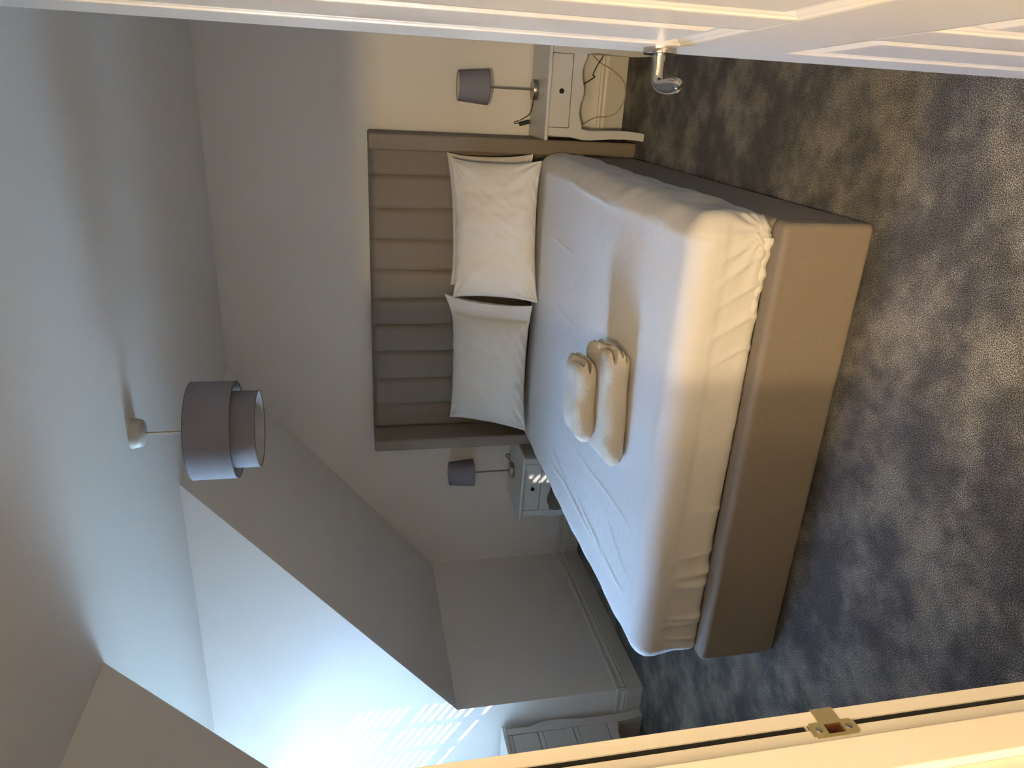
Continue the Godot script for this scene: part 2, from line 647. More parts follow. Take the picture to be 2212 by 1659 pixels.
# ------------------------------------------------------------------ added light blocker outside the window
func build_light_blocker() -> void:
	# unseen flat-topped block added to keep light off the far dormer cheek: it hides the ground and the low sky to one side of the window, the sun stands just above it
	var st := mb()
	box(st, Vector3(-15.0, -6.0, 2.9), Vector3(-6.0, 2.79, 16.0))
	rbox(st, Vector3(-15.05, 2.79, 2.85), Vector3(-5.95, 2.85, 16.0), 0.01, 1)
	wall("added_light_blocker", st, M.blocker_dark)

# ------------------------------------------------------------------ door and frame
func build_door() -> void:
	var d := setting("door_1", Vector3(0.0705, 0.008, 2.845))
	var a := deg_to_rad(2.5)
	d.basis = Basis(Vector3(sin(a), 0, cos(a)), Vector3.UP, Vector3(-cos(a), 0, sin(a)))
	# across: 0 = leading edge, 0.767 = hinge edge; z = 0 is the face in view
	var xs := [0.0, 0.116, 0.336, 0.431, 0.651, 0.767]
	var ys := [0.0, 0.20, 0.816, 0.989, 1.865, 1.973]
	var T := -0.044
	var add := func(called: String, lo: Vector3, hi: Vector3) -> void:
		var st := mb()
		rbox(st, lo, hi, 0.0016, 1)
		put(called, st.commit(), M.door, d)
	add.call("stile", Vector3(xs[0], 0, T), Vector3(xs[1], ys[5], 0))
	add.call("stile", Vector3(xs[4], 0, T), Vector3(xs[5], ys[5], 0))
	for k in [[0, 1], [2, 3], [4, 5]]:
		add.call("rail", Vector3(xs[1], ys[k[0]], T), Vector3(xs[4], ys[k[1]], 0))
	for k in [[1, 2], [3, 4]]:
		add.call("muntin", Vector3(xs[2], ys[k[0]], T), Vector3(xs[3], ys[k[1]], 0))
	# moulded groove round each panel: (in from the opening's edge, out from the face)
	var prof := [Vector2(0.0, 0.0), Vector2(0.003, -0.0006), Vector2(0.006, -0.0026), Vector2(0.010, -0.0040), Vector2(0.016, -0.0072), Vector2(0.021, -0.0085), Vector2(0.026, -0.0085), Vector2(0.031, -0.0072), Vector2(0.040, -0.0032), Vector2(0.044, -0.0012), Vector2(0.047, -0.0006)]
	for col in [[1, 2], [3, 4]]:
		for row in [[1, 2], [3, 4]]:
			var lo := Vector2(xs[col[0]], ys[row[0]])
			var hi := Vector2(xs[col[1]], ys[row[1]])
			var st := mb()
			rbox(st, Vector3(lo.x, lo.y, T), Vector3(hi.x, hi.y, T + 0.012), 0.001, 1)
			box(st, Vector3(lo.x + 0.047, lo.y + 0.047, T + 0.01), Vector3(hi.x - 0.047, hi.y - 0.047, -0.0006))
			put("panel", st.commit(), M.door, d)
			for side in 4:
				st = mb()
				for i in prof.size() - 1:
					var p: Vector2 = prof[i]
					var q: Vector2 = prof[i + 1]
					var pa := moulding_corner(lo, hi, side, p)
					var pb := moulding_corner(lo, hi, (side + 1) % 4, p)
					var qa := moulding_corner(lo, hi, side, q)
					var qb := moulding_corner(lo, hi, (side + 1) % 4, q)
					var n := (pb - pa).cross(qa - pa).normalized()
					if n.z < 0 or (absf(n.z) < 1e-4 and i == 0 and false):
						n = -n
					quad(st, pa, pb, qb, qa, n)
				put("moulding", st.commit(), M.door, d)
	# lever handle on a round rose
	var hx := 0.072
	var hy := 1.006
	var hd := Node3D.new()
	hd.name = "handle"
	d.add_child(hd)
	hd.position = Vector3(hx, hy, 0)
	var st := mb()
	lathe(st, [Vector2(0.0265, 0.0), Vector2(0.0265, 0.0085), Vector2(0.0255, 0.0095), Vector2(0.0, 0.0098)], 40, Transform3D(Basis(Vector3.RIGHT, PI / 2), Vector3.ZERO))
	put("rose", st.commit(), M.chrome, hd)
	st = mb()
	lathe(st, [Vector2(0.0105, 0.009), Vector2(0.0105, 0.02), Vector2(0.0, 0.02)], 28, Transform3D(Basis(Vector3.RIGHT, PI / 2), Vector3.ZERO))
	put("collar", st.commit(), M.chrome, hd)
	st = mb()
	var path := spline([Vector3(0, 0, 0.018), Vector3(0, 0, 0.032), Vector3(0.001, 0.0, 0.044), Vector3(0.007, 0.0, 0.053), Vector3(0.020, -0.001, 0.057), Vector3(0.040, -0.003, 0.058), Vector3(0.060, -0.006, 0.057), Vector3(0.072, -0.008, 0.056)], 6)
	var rad := []
	for i in path.size():
		var t := float(i) / (path.size() - 1)
		var flat := smoothstep(0.45, 0.85, t)
		var end := sqrt(maxf(1.0 - pow(clampf((t - 0.80) / 0.2, 0, 1), 2.0), 0.03))
		rad.append(Vector2(lerpf(0.0095, 0.0125, flat), lerpf(0.0095, 0.0135, flat)) * end)
	tube(st, path, rad, 24)
	put("lever", st.commit(), M.chrome, hd)
	for y in [0.22, 1.0, 1.75]:
		st = mb()
		tube(st, [Vector3(0.773, y, -0.046), Vector3(0.773, y + 0.1, -0.046)], 0.006, 12)
		put("hinge", st.commit(), M.steel, d)

func moulding_corner(lo: Vector2, hi: Vector2, k: int, p: Vector2) -> Vector3:
	var i: float = p.x
	match k:
		0: return Vector3(lo.x + i, lo.y + i, p.y)
		1: return Vector3(hi.x - i, lo.y + i, p.y)
		2: return Vector3(hi.x - i, hi.y - i, p.y)
	return Vector3(lo.x + i, hi.y - i, p.y)

func build_frame() -> void:
	var w := setting("trim_1", Vector3(-0.645, 0, ZF))
	var o := w.position
	var f := func(called: String, boxes: Array, m: Material, r := 0.0015) -> void:
		var st := mb()
		for b in boxes:
			rbox(st, b[0] - o, b[1] - o, r, 1)
		put(called, st.commit(), m, w)
	var x0 := -0.645
	var x1 := -0.615
	# lining with a groove for the smoke seal and a mortise behind the keep
	f.call("lining", [[Vector3(x0, 0, 3.600), Vector3(x1, 2.0, 3.6160)], [Vector3(x0, 0, 3.6160), Vector3(x1 - 0.006, 0.986, 3.6235)], [Vector3(x0, 1.042, 3.6160), Vector3(x1 - 0.006, 2.0, 3.6235)],
		[Vector3(x0, 0, 3.6235), Vector3(x1, 1.003, 3.745)], [Vector3(x0, 1.023, 3.6235), Vector3(x1, 2.0, 3.745)], [Vector3(x0, 1.003, 3.631), Vector3(x1, 1.023, 3.745)],
		[Vector3(x0, 0.986, 3.6160), Vector3(x1, 1.003, 3.6235)], [Vector3(x0, 1.023, 3.6160), Vector3(x1, 1.042, 3.6235)], [Vector3(x0, 1.003, 3.6160), Vector3(x1, 1.023, 3.619)]], M.gloss, 0.0004)
	f.call("smoke_seal", [[Vector3(x1 - 0.006, 0.01, 3.6162), Vector3(x1 - 0.002, 0.984, 3.6233)], [Vector3(x1 - 0.006, 1.044, 3.6162), Vector3(x1 - 0.002, 1.995, 3.6233)]], M.seal, 0.0005)
	f.call("mortise", [[Vector3(x0, 1.003, 3.619), Vector3(x1 - 0.014, 1.023, 3.631)], [Vector3(x1 - 0.014, 1.003, 3.619), Vector3(x1 - 0.0006, 1.0036, 3.631)], [Vector3(x1 - 0.014, 1.0224, 3.619), Vector3(x1 - 0.0006, 1.023, 3.631)],
		[Vector3(x1 - 0.014, 1.003, 3.6186), Vector3(x1 - 0.0006, 1.023, 3.6196)], [Vector3(x1 - 0.014, 1.003, 3.6304), Vector3(x1 - 0.0006, 1.023, 3.631)]], M.raw_wood, 0.0001)
	f.call("stop", [[Vector3(x1, 0, 3.645), Vector3(-0.603, 2.0, 3.689)]], M.gloss, 0.003)
	# right side and head
	f.call("lining", [[Vector3(0.151, 0, 3.600), Vector3(0.181, 2.0, 3.745)]], M.gloss)
	f.call("stop", [[Vector3(0.139, 0, 3.648), Vector3(0.151, 2.0, 3.692)]], M.gloss, 0.003)
	f.call("head", [[Vector3(x0, 2.0, 3.600), Vector3(0.181, 2.03, 3.745)], [Vector3(x1, 1.988, 3.645), Vector3(0.151, 2.0, 3.689)]], M.gloss)
	for s in [[3.582, 3.600], [3.735, 3.753]]:
		f.call("architrave", [[Vector3(-0.70, 0, s[0]), Vector3(-0.634, 2.085, s[1])]], M.gloss, 0.005)
		f.call("architrave", [[Vector3(0.170, 0, s[0]), Vector3(0.236, 2.085, s[1])]], M.gloss, 0.005)
		f.call("architrave", [[Vector3(-0.634, 2.018, s[0]), Vector3(0.170, 2.085, s[1])]], M.gloss, 0.005)
	# keep: plate round the mortise, lip to the room edge, two screws
	var kp := Node3D.new()
	kp.name = "keep_plate"
	w.add_child(kp)
	kp.position = Vector3(x1, 1.014, 3.625) - o
	var k0 := Vector3(x1, 1.014, 3.625)
	var st := mb()
	for b in [[Vector2(3.6155, 0.989), Vector2(3.6345, 1.003)], [Vector2(3.6155, 1.023), Vector2(3.6345, 1.039)], [Vector2(3.6155, 1.003), Vector2(3.619, 1.023)], [Vector2(3.631, 1.003), Vector2(3.6345, 1.023)],
			[Vector2(3.600, 1.0), Vector2(3.6155, 1.0265)], [Vector2(3.618, 0.986), Vector2(3.632, 0.989)], [Vector2(3.618, 1.039), Vector2(3.632, 1.042)]]:
		box(st, Vector3(x1 - 0.0005, b[0].y, b[0].x) - k0, Vector3(x1 + 0.0012, b[1].y, b[1].x) - k0)
	# the lip bends round the edge
	box(st, Vector3(x1 - 0.010, 1.0, 3.5988) - k0, Vector3(x1 + 0.0012, 1.0265, 3.600) - k0)
	put("plate", st.commit(), M.brass, kp)
	for y in [0.9955, 1.0315]:
		st = mb()
		lathe(st, [Vector2(0.0038, 0.0), Vector2(0.0034, 0.0006), Vector2(0.0014, 0.0002), Vector2(0.0, 0.0002)], 16, Transform3D(Basis(Vector3.BACK, -PI / 2), Vector3(0.0012, y - 1.014, 0.0)))
		put("screw", st.commit(), M.steel, kp)

# ------------------------------------------------------------------ bed
func build_bed() -> void:
	var x0 := -1.909
	var x1 := -0.308
	var c := Vector3(-1.11, 0, 1.3)
	var b := thing("upholstered_bed", "taupe fabric bed frame with a tall channelled winged headboard", "bed", c)
	var f := func(called: String, lo: Vector3, hi: Vector3, r: float, m: Material, k := 3) -> MeshInstance3D:
		var st := mb()
		rbox(st, lo - c, hi - c, r, k)
		return put(called, st.commit(), m, b)
	f.call("foot_rail", Vector3(x0, 0.013, 2.195), Vector3(x1, 0.306, 2.272), 0.02, M.linen, 4)
	f.call("side_rail", Vector3(x1 - 0.062, 0.018, 0.30), Vector3(x1, 0.303, 2.196), 0.018, M.linen)
	f.call("side_rail", Vector3(x0, 0.018, 0.30), Vector3(x0 + 0.062, 0.303, 2.196), 0.018, M.linen)
	f.call("slat_platform", Vector3(x0 + 0.05, 0.20, 0.30), Vector3(x1 - 0.05, 0.262, 2.20), 0.004, M.gap, 1)
	for x in [x0 + 0.05, x1 - 0.05]:
		for z in [0.36, 2.215]:
			f.call("foot", Vector3(x - 0.022, 0, z - 0.03), Vector3(x + 0.022, 0.02, z + 0.03), 0.003, M.black, 1)
	var hb := Node3D.new()
	hb.name = "headboard"
	b.add_child(hb)
	hb.position = Vector3(-1.122, 0, 0.16) - c
	var hc := Vector3(-1.122, 0, 0.16)
	var g := func(called: String, lo: Vector3, hi: Vector3, r: float, k := 3) -> void:
		var st := mb()
		rbox(st, lo - hc, hi - hc, r, k)
		put(called, st.commit(), M.linen, hb)
	g.call("wing", Vector3(-0.309, 0.014, 0.022), Vector3(-0.232, 1.422, 0.312), 0.012)
	g.call("wing", Vector3(-2.012, 0.014, 0.022), Vector3(-1.941, 1.422, 0.312), 0.012)
	g.call("back_panel", Vector3(-1.941, 0.014, 0.022), Vector3(-0.309, 1.415, 0.112), 0.008)
	var seams := [-0.309, -0.451, -0.628, -0.798, -0.970, -1.134, -1.288, -1.454, -1.625, -1.795, -1.941]
	for i in 10:
		var st := mb()
		var w: float = (seams[i] - seams[i + 1]) / 2
		var cx: float = (seams[i] + seams[i + 1]) / 2
		# a padded strip: domed across, rounded over at the top
		var pts := []
		for a in 13:
			var t := a / 12.0 * 2 - 1
			pts.append(Vector2(t * w, 0.117 + 0.020 * pow(1 - pow(absf(t), 9.0), 0.5)))
		var rows := [[0.10, 0.0], [1.375, 0.0], [1.395, -0.004], [1.410, -0.013], [1.419, -0.026], [1.422, -0.04], [1.422, -0.08]]
		for j in rows.size() - 1:
			for a in 12:
				var q := []
				var nn := []
				for s in [[j, a], [j, a + 1], [j + 1, a + 1], [j + 1, a]]:
					var pp: Vector2 = pts[s[1]]
					var r: Array = rows[s[0]]
					q.append(Vector3(cx + pp.x, r[0], maxf(pp.y + r[1], 0.03)) - hc)
					var e: Vector2 = pts[mini(s[1] + 1, 12)] - pts[maxi(s[1] - 1, 0)]
					var up: float = clampf((r[0] - 1.37) / 0.05, 0, 1)
					nn.append((Vector3(-e.y, 0, e.x).normalized() * (1.02 - up) + Vector3.UP * up).normalized())
				quads(st, q[0], q[1], q[2], q[3], nn[0], nn[1], nn[2], nn[3])
		put("channel", st.commit(), M.linen, hb)

var creases := [
	[[Vector2(-1.512, 0.984), Vector2(-1.496, 1.304), Vector2(-1.479, 1.553), Vector2(-1.455, 1.804), Vector2(-1.448, 2.007), Vector2(-1.478, 2.125), Vector2(-1.497, 2.161)], 0.0022, 0.007],
	[[Vector2(-1.661, 0.873), Vector2(-1.699, 1.181), Vector2(-1.715, 1.319)], 0.004, 0.012],
	[[Vector2(-1.769, 0.936), Vector2(-1.726, 1.244), Vector2(-1.729, 1.542), Vector2(-1.744, 1.72)], 0.005, 0.012],
	[[Vector2(-1.545, 1.805), Vector2(-1.583, 1.917), Vector2(-1.636, 2.036), Vector2(-1.669, 2.143)], 0.0035, 0.010],
	[[Vector2(-1.719, 1.773), Vector2(-1.732, 1.965), Vector2(-1.737, 2.102)], 0.0035, 0.010],
	[[Vector2(-1.671, 1.406), Vector2(-1.691, 1.553), Vector2(-1.711, 1.73), Vector2(-1.764, 1.903)], 0.004, 0.011],
	[[Vector2(-0.345, 0.80), Vector2(-0.372, 1.07), Vector2(-0.378, 1.33), Vector2(-0.39, 1.60)], 0.005, 0.012],
	[[Vector2(-0.648, 0.658), Vector2(-0.661, 0.955), Vector2(-0.661, 1.18)], 0.0025, 0.008],
	[[Vector2(-0.941, 0.771), Vector2(-0.968, 0.995), Vector2(-0.965, 1.341)], 0.0018, 0.007],
]

func build_mattress() -> void:
	var lo := Vector3(-1.93, 0.270, 0.30)
	var hi := Vector3(-0.305, 0.553, 2.222)
	var c := (lo + hi) / 2
	var big := noise(1.1, 3, 2)
	var fine := noise(5.0, 4, 2)
	# folds of the sheet hanging down the foot end: x at the top, x at the hem, depth, width
	var folds := [[-1.497, -1.462, 0.006, 0.010], [-1.57, -1.545, 0.012, 0.018], [-1.60, -1.60, 0.008, 0.014], [-1.735, -1.745, 0.010, 0.010], [-1.775, -1.765, 0.009, 0.010], [-1.86, -1.885, 0.010, 0.013], [-1.83, -1.84, 0.005, 0.009],
		[-0.80, -0.70, 0.006, 0.010], [-0.70, -0.60, 0.008, 0.013], [-0.61, -0.50, 0.007, 0.012], [-0.53, -0.41, 0.009, 0.014], [-0.45, -0.37, 0.007, 0.010], [-1.05, -1.06, 0.003, 0.008], [-1.30, -1.29, 0.003, 0.009]]
	var move := func(p: Vector3, n: Vector3) -> Vector3:
		var w := p + c
		var off := 0.0
		# gentle dome and unevenness of the top
		if n.y > 0.2:
			var d2 := Vector2(w.x, w.z)
			off += 0.006 * big.get_noise_2d(w.x, w.z) * n.y
			for cr in creases:
				var l: Array = cr[0]
				if w.x < l[0].x - 0.14 or w.x > l[0].x + 0.14:
					continue
				var t := to_line(d2, l)
				if t.x < cr[2] * 3:
					off += cr[1] * exp(-pow(t.x / cr[2], 2)) * sin(PI * clampf(t.y, 0.02, 0.98)) * n.y
		if n.z > 0.3:
			var down := clampf((0.50 - w.y) / 0.16, 0, 1)
			for fo in folds:
				var x: float = lerpf(fo[0], fo[1], down)
				var e: float = (w.x - x) / fo[3]
				if absf(e) < 3:
					off += fo[2] * exp(-e * e) * down * n.z
			# the edge of the mattress border shows through the sheet
			off -= 0.0045 * smoothstep(0.462, 0.430, w.y) * n.z
			off += 0.004 * fine.get_noise_2d(w.x, w.y) * down * n.z
		if absf(n.x) > 0.3:
			off += 0.010 * fine.get_noise_2d(w.z * 0.7, w.y) * absf(n.x)
			off += 0.012 * sin(PI * clampf((w.y - 0.27) / 0.28, 0, 1)) * absf(n.x)
		var q := w + n * off
		# the corner by the door is folded like a parcel
		if n.x > 0.25 and n.z > 0.1 or (n.z > 0.3 and w.x > -0.52):
			var r := Vector2(w.x + 0.34, w.y - 0.33)
			var an := atan2(r.y, -r.x)
			q += n * 0.004 * sin(an * 15.0) * clampf(1.0 - r.length() / 0.24, 0, 1)
		# hem drawn in under the mattress
		if w.y < 0.31:
			q.x -= signf(w.x + 1.11) * 0.02 * (0.31 - w.y) / 0.04
			q.z -= 0.02 * (0.31 - w.y) / 0.04 * (1.0 if w.z > 1.0 else 0.0)
		return q - c
	var m := soft_block(hi - lo, 0.075, 7, Vector3i(300, 30, 260), move)
	var t := thing("mattress", "thick mattress in a stretched white cotton sheet on the bed", "mattress", Vector3(c.x, lo.y, c.z))
	put("sheeted_mattress", m, M.cotton, t, Vector3(0, c.y - lo.y, 0))
	# hem and turned corner of the sheet peeping out between mattress and foot rail
	var v := PackedVector3Array()
	var idx := PackedInt32Array()
	var nn := 40
	for i in nn + 1:
		var s := float(i) / nn
		var x := lerpf(-0.36, -0.60, s)
		var wob := 0.004 * sin(s * 31.0) + 0.003 * sin(s * 13.0 + 1.0)
		for j in 6:
			var e := j / 5.0
			v.append(Vector3(x, 0.335 - 0.045 * e * (1.0 - 0.5 * s), 2.214 + wob * (0.4 + e) - 0.008 * e + 0.010 * sin(PI * e)) - Vector3(c.x, lo.y, c.z))
	for i in nn:
		for j in 5:
			var a := i * 6 + j
			idx.append_array([a, a + 1, a + 7, a, a + 7, a + 6])
	put("sheet_hem", smooth_mesh(v, idx), M.cotton, t)

# a filled pillow of w by h, thickness th, with drawn-out corners; flap = share of its length that is empty case at the right end
func pillow_mesh(w: float, h: float, th: float, sd: int, flap := 0.0) -> ArrayMesh:
	var nu := 110
	var nv := 80
	var nz := noise(5.0, sd, 3)
	var n2 := noise(2.2, sd + 40, 2)
	var v := PackedVector3Array()
	var idx := PackedInt32Array()
	for s in 2:
		for j in nv + 1:
			for i in nu + 1:
				var u := sin((i / float(nu) - 0.5) * PI)
				var t := sin((j / float(nv) - 0.5) * PI)
				var body := clampf(-1.0 + (u + 1.0) * (1.0 + flap), -1, 1)
				var fu := pow(maxf(1 - pow(absf(body), 2.2), 0.0), 0.5)
				var ft := pow(maxf(1 - pow(absf(t), 2.2), 0.0), 0.5)
				var fat := fu * ft
				# sides drawn in by the filling, corners left standing out as ears
				var x := u * w / 2 * (1 - 0.055 * (1 - pow(absf(t), 2.5)) * pow(absf(u), 2.0))
				var y := t * h / 2 * (1 - 0.10 * (1 - pow(absf(u), 2.5)) * pow(absf(t), 2.0))
				# pleats running from each corner and seam towards the middle
				var cr := 0.0
				for k in 4:
					var c := Vector2(1.0 if k % 2 else -1.0, 1.0 if k > 1 else -1.0)
					var d := Vector2((u - c.x) * w, (t - c.y) * h)
					var an := atan2(absf(d.y), absf(d.x))
					cr += 0.020 * sin(an * 11.0 + k * 1.7 + sd) * exp(-d.length() / 0.13) * clampf(d.length() / 0.05, 0, 1)
				cr += 0.010 * sin(x * 62.0 + 5.0 * n2.get_noise_1d(y * 4.0) + sd) * exp(-(1 - absf(t)) / 0.16) * clampf((1 - absf(t)) / 0.06, 0, 1)
				cr += 0.022 * nz.get_noise_2d(x, y * 0.7) * fat
				var z := th / 2 * fat + cr * clampf(fat * 3.0, 0, 1)
				if flap > 0.0 and u > 0.55:
					var e := (u - 0.55) / 0.45
					z += 0.022 * e * (0.5 + 0.5 * sin(t * 3.2 + 0.6)) * (1.0 if s == 0 else -1.0)
					y += 0.035 * e * e * maxf(t, 0.0)
				var z2 := z if s == 0 else -z * 0.85
				if i == 0 or i == nu or j == 0 or j == nv:
					z2 = 0.0 if flap == 0.0 or i != nu else 0.012 * (1.0 if s == 0 else -1.0) * (1 - t * t)
				v.append(Vector3(x, y, z2))
	var w1 := nu + 1
	for s in 2:
		var o := s * w1 * (nv + 1)
		for j in nv:
			for i in nu:
				var a := o + j * w1 + i
				if s == 0:
					idx.append_array([a, a + w1 + 1, a + 1, a, a + w1, a + w1 + 1])
				else:
					idx.append_array([a, a + 1, a + w1 + 1, a, a + w1 + 1, a + w1])
	return smooth_mesh(v, idx)

func lean(yaw: float, back: float, roll: float, at: Vector3) -> Transform3D:
	return Transform3D(Basis(Vector3.UP, deg_to_rad(yaw)) * Basis(Vector3.RIGHT, deg_to_rad(-back)) * Basis(Vector3.BACK, deg_to_rad(roll)), at)

func build_pillows() -> void:
	var grp := "pillows leaning on the headboard"
	var a := put("pillow", pillow_mesh(0.725, 0.47, 0.18, 2), M.cotton)
	a.transform = lean(1.5, 24.0, 1.8, Vector3(-0.690, 0.786, 0.436))
	tag(a, "plump white pillow at the front of the pair nearest the door", "pillow", grp)
	var b := put("pillow", pillow_mesh(0.72, 0.46, 0.10, 5), M.cotton)
	b.transform = lean(-1.5, 21.0, 3.0, Vector3(-0.672, 0.782, 0.258))
	tag(b, "white pillow mostly hidden behind another pillow, against the headboard", "pillow", grp)
	var d := put("pillow", pillow_mesh(0.755, 0.47, 0.18, 9, 0.14), M.cotton)
	d.transform = lean(-2.0, 29.0, 1.0, Vector3(-1.437, 0.785, 0.410))
	tag(d, "white pillow with a loose empty case end, on the window side", "pillow", grp)

# folded towel: a soft block whose right end shows the folds of its layers; slump lowers and narrows the other end
func towel_mesh(size: Vector3, sd: int, coil: Array, slump: float) -> ArrayMesh:
	var nz := noise(9.0, sd, 2)
	var move := func(p: Vector3, n: Vector3) -> Vector3:
		var q := p
		var t := p.x / size.x + 0.5
		q.y = (p.y + size.y / 2) * (1.0 - slump * pow(1.0 - t, 3.0) + 0.04 * sin(t * 6.0)) - size.y / 2
		q.z *= 1.0 - 0.5 * slump * pow(1.0 - t, 2.0)
		# the end opposite the folds is cut on the slant
		q.x += 0.10 * slump * (p.z / size.z + 0.5) * -1.0 * pow(1.0 - t, 2.0)
		q += n * 0.005 * nz.get_noise_3d(p.x, p.y, p.z)
		if n.x > 0.2:
			var best := 1e9
			for l in coil:
				best = minf(best, to_line(Vector2(p.z / size.z, p.y / size.y), l).x)
			q.x += (0.018 - 0.048 * exp(-pow(best / 0.065, 2))) * n.x
		if q.y < -size.y / 2 + 0.002:
			q.y = -size.y / 2 + 0.002
		return q
	return soft_block(size, minf(size.y, size.z) * 0.46, 12, Vector3i(56, 8, 34), move)

func build_towels() -> void:
	var grp := "folded towels on the bed"
	var coil1 := [[Vector2(-0.52, -0.05), Vector2(-0.30, -0.02), Vector2(-0.15, 0.10), Vector2(0.02, 0.02), Vector2(0.22, -0.16), Vector2(0.40, -0.12)], [Vector2(-0.30, -0.02), Vector2(-0.36, 0.22)], [Vector2(0.02, 0.30), Vector2(0.14, 0.20), Vector2(0.34, 0.16), Vector2(0.5, 0.24)], [Vector2(-0.2, -0.34), Vector2(0.2, -0.36), Vector2(0.5, -0.3)]]
	var m1 := put("bath_towel", towel_mesh(Vector3(0.41, 0.088, 0.30), 3, coil1, 0.22), M.towel)
	m1.transform = Transform3D(Basis(Vector3.UP, deg_to_rad(9.0)), Vector3(-1.065, 0.600, 1.775))
	tag(m1, "larger folded cream towel lying under the smaller one on the bed", "towel", grp)
	var coil2 := [[Vector2(-0.5, 0.05), Vector2(-0.12, 0.05), Vector2(0.22, -0.12), Vector2(0.45, -0.05)], [Vector2(-0.05, 0.32), Vector2(0.10, 0.20), Vector2(0.34, 0.22)]]
	var m2 := put("hand_towel", towel_mesh(Vector3(0.29, 0.078, 0.205), 8, coil2, 0.12), M.towel)
	m2.transform = Transform3D(Basis(Vector3.UP, deg_to_rad(7.0)), Vector3(-1.075, 0.680, 1.715))
	tag(m2, "smaller folded cream towel resting on the larger towel on the bed", "towel", grp)

# ------------------------------------------------------------------ painted furniture
# local axes: x across the front, y up, z = 0 at the front face, -depth at the back
func wavy(side: float, outer: Array, inner: Array) -> PackedVector2Array:
	var pl := PackedVector2Array()
	var a := []
	for p in outer:
		a.append(Vector3(p.x, p.y, 0))
	for p in spline(a, 5):
		pl.append(Vector2(p.x * side, p.y))
	var b := []
	for p in inner:
		b.append(Vector3(p.x, p.y, 0))
	for p in spline(b, 5):
		pl.append(Vector2(p.x * side, p.y))
	return pl

func fill_bedside(t: Node3D) -> void:
	var dp := 0.335
	var st := mb()
	rbox(st, Vector3(-0.236, 0.526, -dp), Vector3(0.236, 0.544, 0.022), 0.005, 2)
	put("top", st.commit(), M.furniture, t)
	var outer := [Vector2(0.212, 0.526), Vector2(0.213, 0.46), Vector2(0.216, 0.41), Vector2(0.227, 0.345), Vector2(0.229, 0.30), Vector2(0.222, 0.22), Vector2(0.217, 0.15), Vector2(0.218, 0.07), Vector2(0.224, 0.0)]
	var inner := [Vector2(0.186, 0.0), Vector2(0.178, 0.07), Vector2(0.177, 0.16), Vector2(0.182, 0.25), Vector2(0.184, 0.30), Vector2(0.176, 0.345), Vector2(0.174, 0.39), Vector2(0.174, 0.526)]
	for s in [-1.0, 1.0]:
		st = mb()
		prism(st, wavy(s, outer, inner), -0.030, 0.0, Transform3D.IDENTITY, true)
		put("leg", st.commit(), M.furniture, t)
		st = mb()
		rbox(st, Vector3(0.190 if s > 0 else -0.208, 0.0, -dp + 0.01), Vector3(0.208 if s > 0 else -0.190, 0.526, -0.030), 0.002, 1)
		put("side_panel", st.commit(), M.furniture, t)
	# apron with its scalloped lower edge
	var pl := PackedVector2Array([Vector2(0.175, 0.413), Vector2(-0.175, 0.413)])
	var low := []
	for p in [Vector2(-0.175, 0.346), Vector2(-0.155, 0.346), Vector2(-0.13, 0.357), Vector2(-0.098, 0.364), Vector2(-0.06, 0.361), Vector2(-0.03, 0.352), Vector2(0.0, 0.348), Vector2(0.03, 0.352), Vector2(0.06, 0.361), Vector2(0.098, 0.364), Vector2(0.13, 0.357), Vector2(0.155, 0.346), Vector2(0.175, 0.346)]:
		low.append(Vector3(p.x, p.y, 0))
	for p in spline(low, 4):
		pl.append(Vector2(p.x, p.y))
	st = mb()
	prism(st, pl, -0.022, -0.002, Transform3D.IDENTITY, true)
	put("apron", st.commit(), M.furniture, t)
	drawer(t, Vector2(-0.172, 0.4155), Vector2(0.172, 0.524), dp - 0.02, true)

func drawer(t: Node3D, lo: Vector2, hi: Vector2, dp: float, knob: bool) -> void:
	var d := Node3D.new()
	d.name = "drawer"
	t.add_child(d, true)
	var c := Vector3((lo.x + hi.x) / 2, (lo.y + hi.y) / 2, 0)
	d.position = c
	var st := mb()
	rbox(st, Vector3(lo.x + 0.0015, lo.y + 0.0015, -0.018) - c, Vector3(hi.x - 0.0015, hi.y - 0.0015, -0.001) - c, 0.0012, 1)
	put("drawer_front", st.commit(), M.furniture, d)
	st = mb()
	box(st, Vector3(lo.x + 0.012, lo.y + 0.004, -dp) - c, Vector3(hi.x - 0.012, hi.y - 0.01, -0.018) - c)
	put("drawer_box", st.commit(), M.furniture, d)
	if knob:
		st = mb()
		lathe(st, [Vector2(0.0045, 0.0), Vector2(0.0045, 0.008), Vector2(0.009, 0.0115), Vector2(0.0125, 0.0165), Vector2(0.0125, 0.020), Vector2(0.010, 0.0245), Vector2(0.005, 0.027), Vector2(0.0, 0.0275)], 24, Transform3D(Basis(Vector3.RIGHT, PI / 2), Vector3(0, 0, -0.001)))
		put("knob", st.commit(), M.black, d)

func build_bedsides() -> void:
	var grp := "white bedside tables"
	var a := thing("bedside_table", "white bedside table with a black knob, beside the door", "bedside table", Vector3(0.006, 0, 0.368), 0.0, grp)
	fill_bedside(a)
	var b: Node3D = a.duplicate()
	b.name = numbered("bedside_table")
	add_child(b)
	b.position = Vector3(-2.285, 0, 0.372)
	b.rotation.y = deg_to_rad(-4.0)
	tag(b, "white bedside table half hidden by the mattress, on the window side", "bedside table", grp)

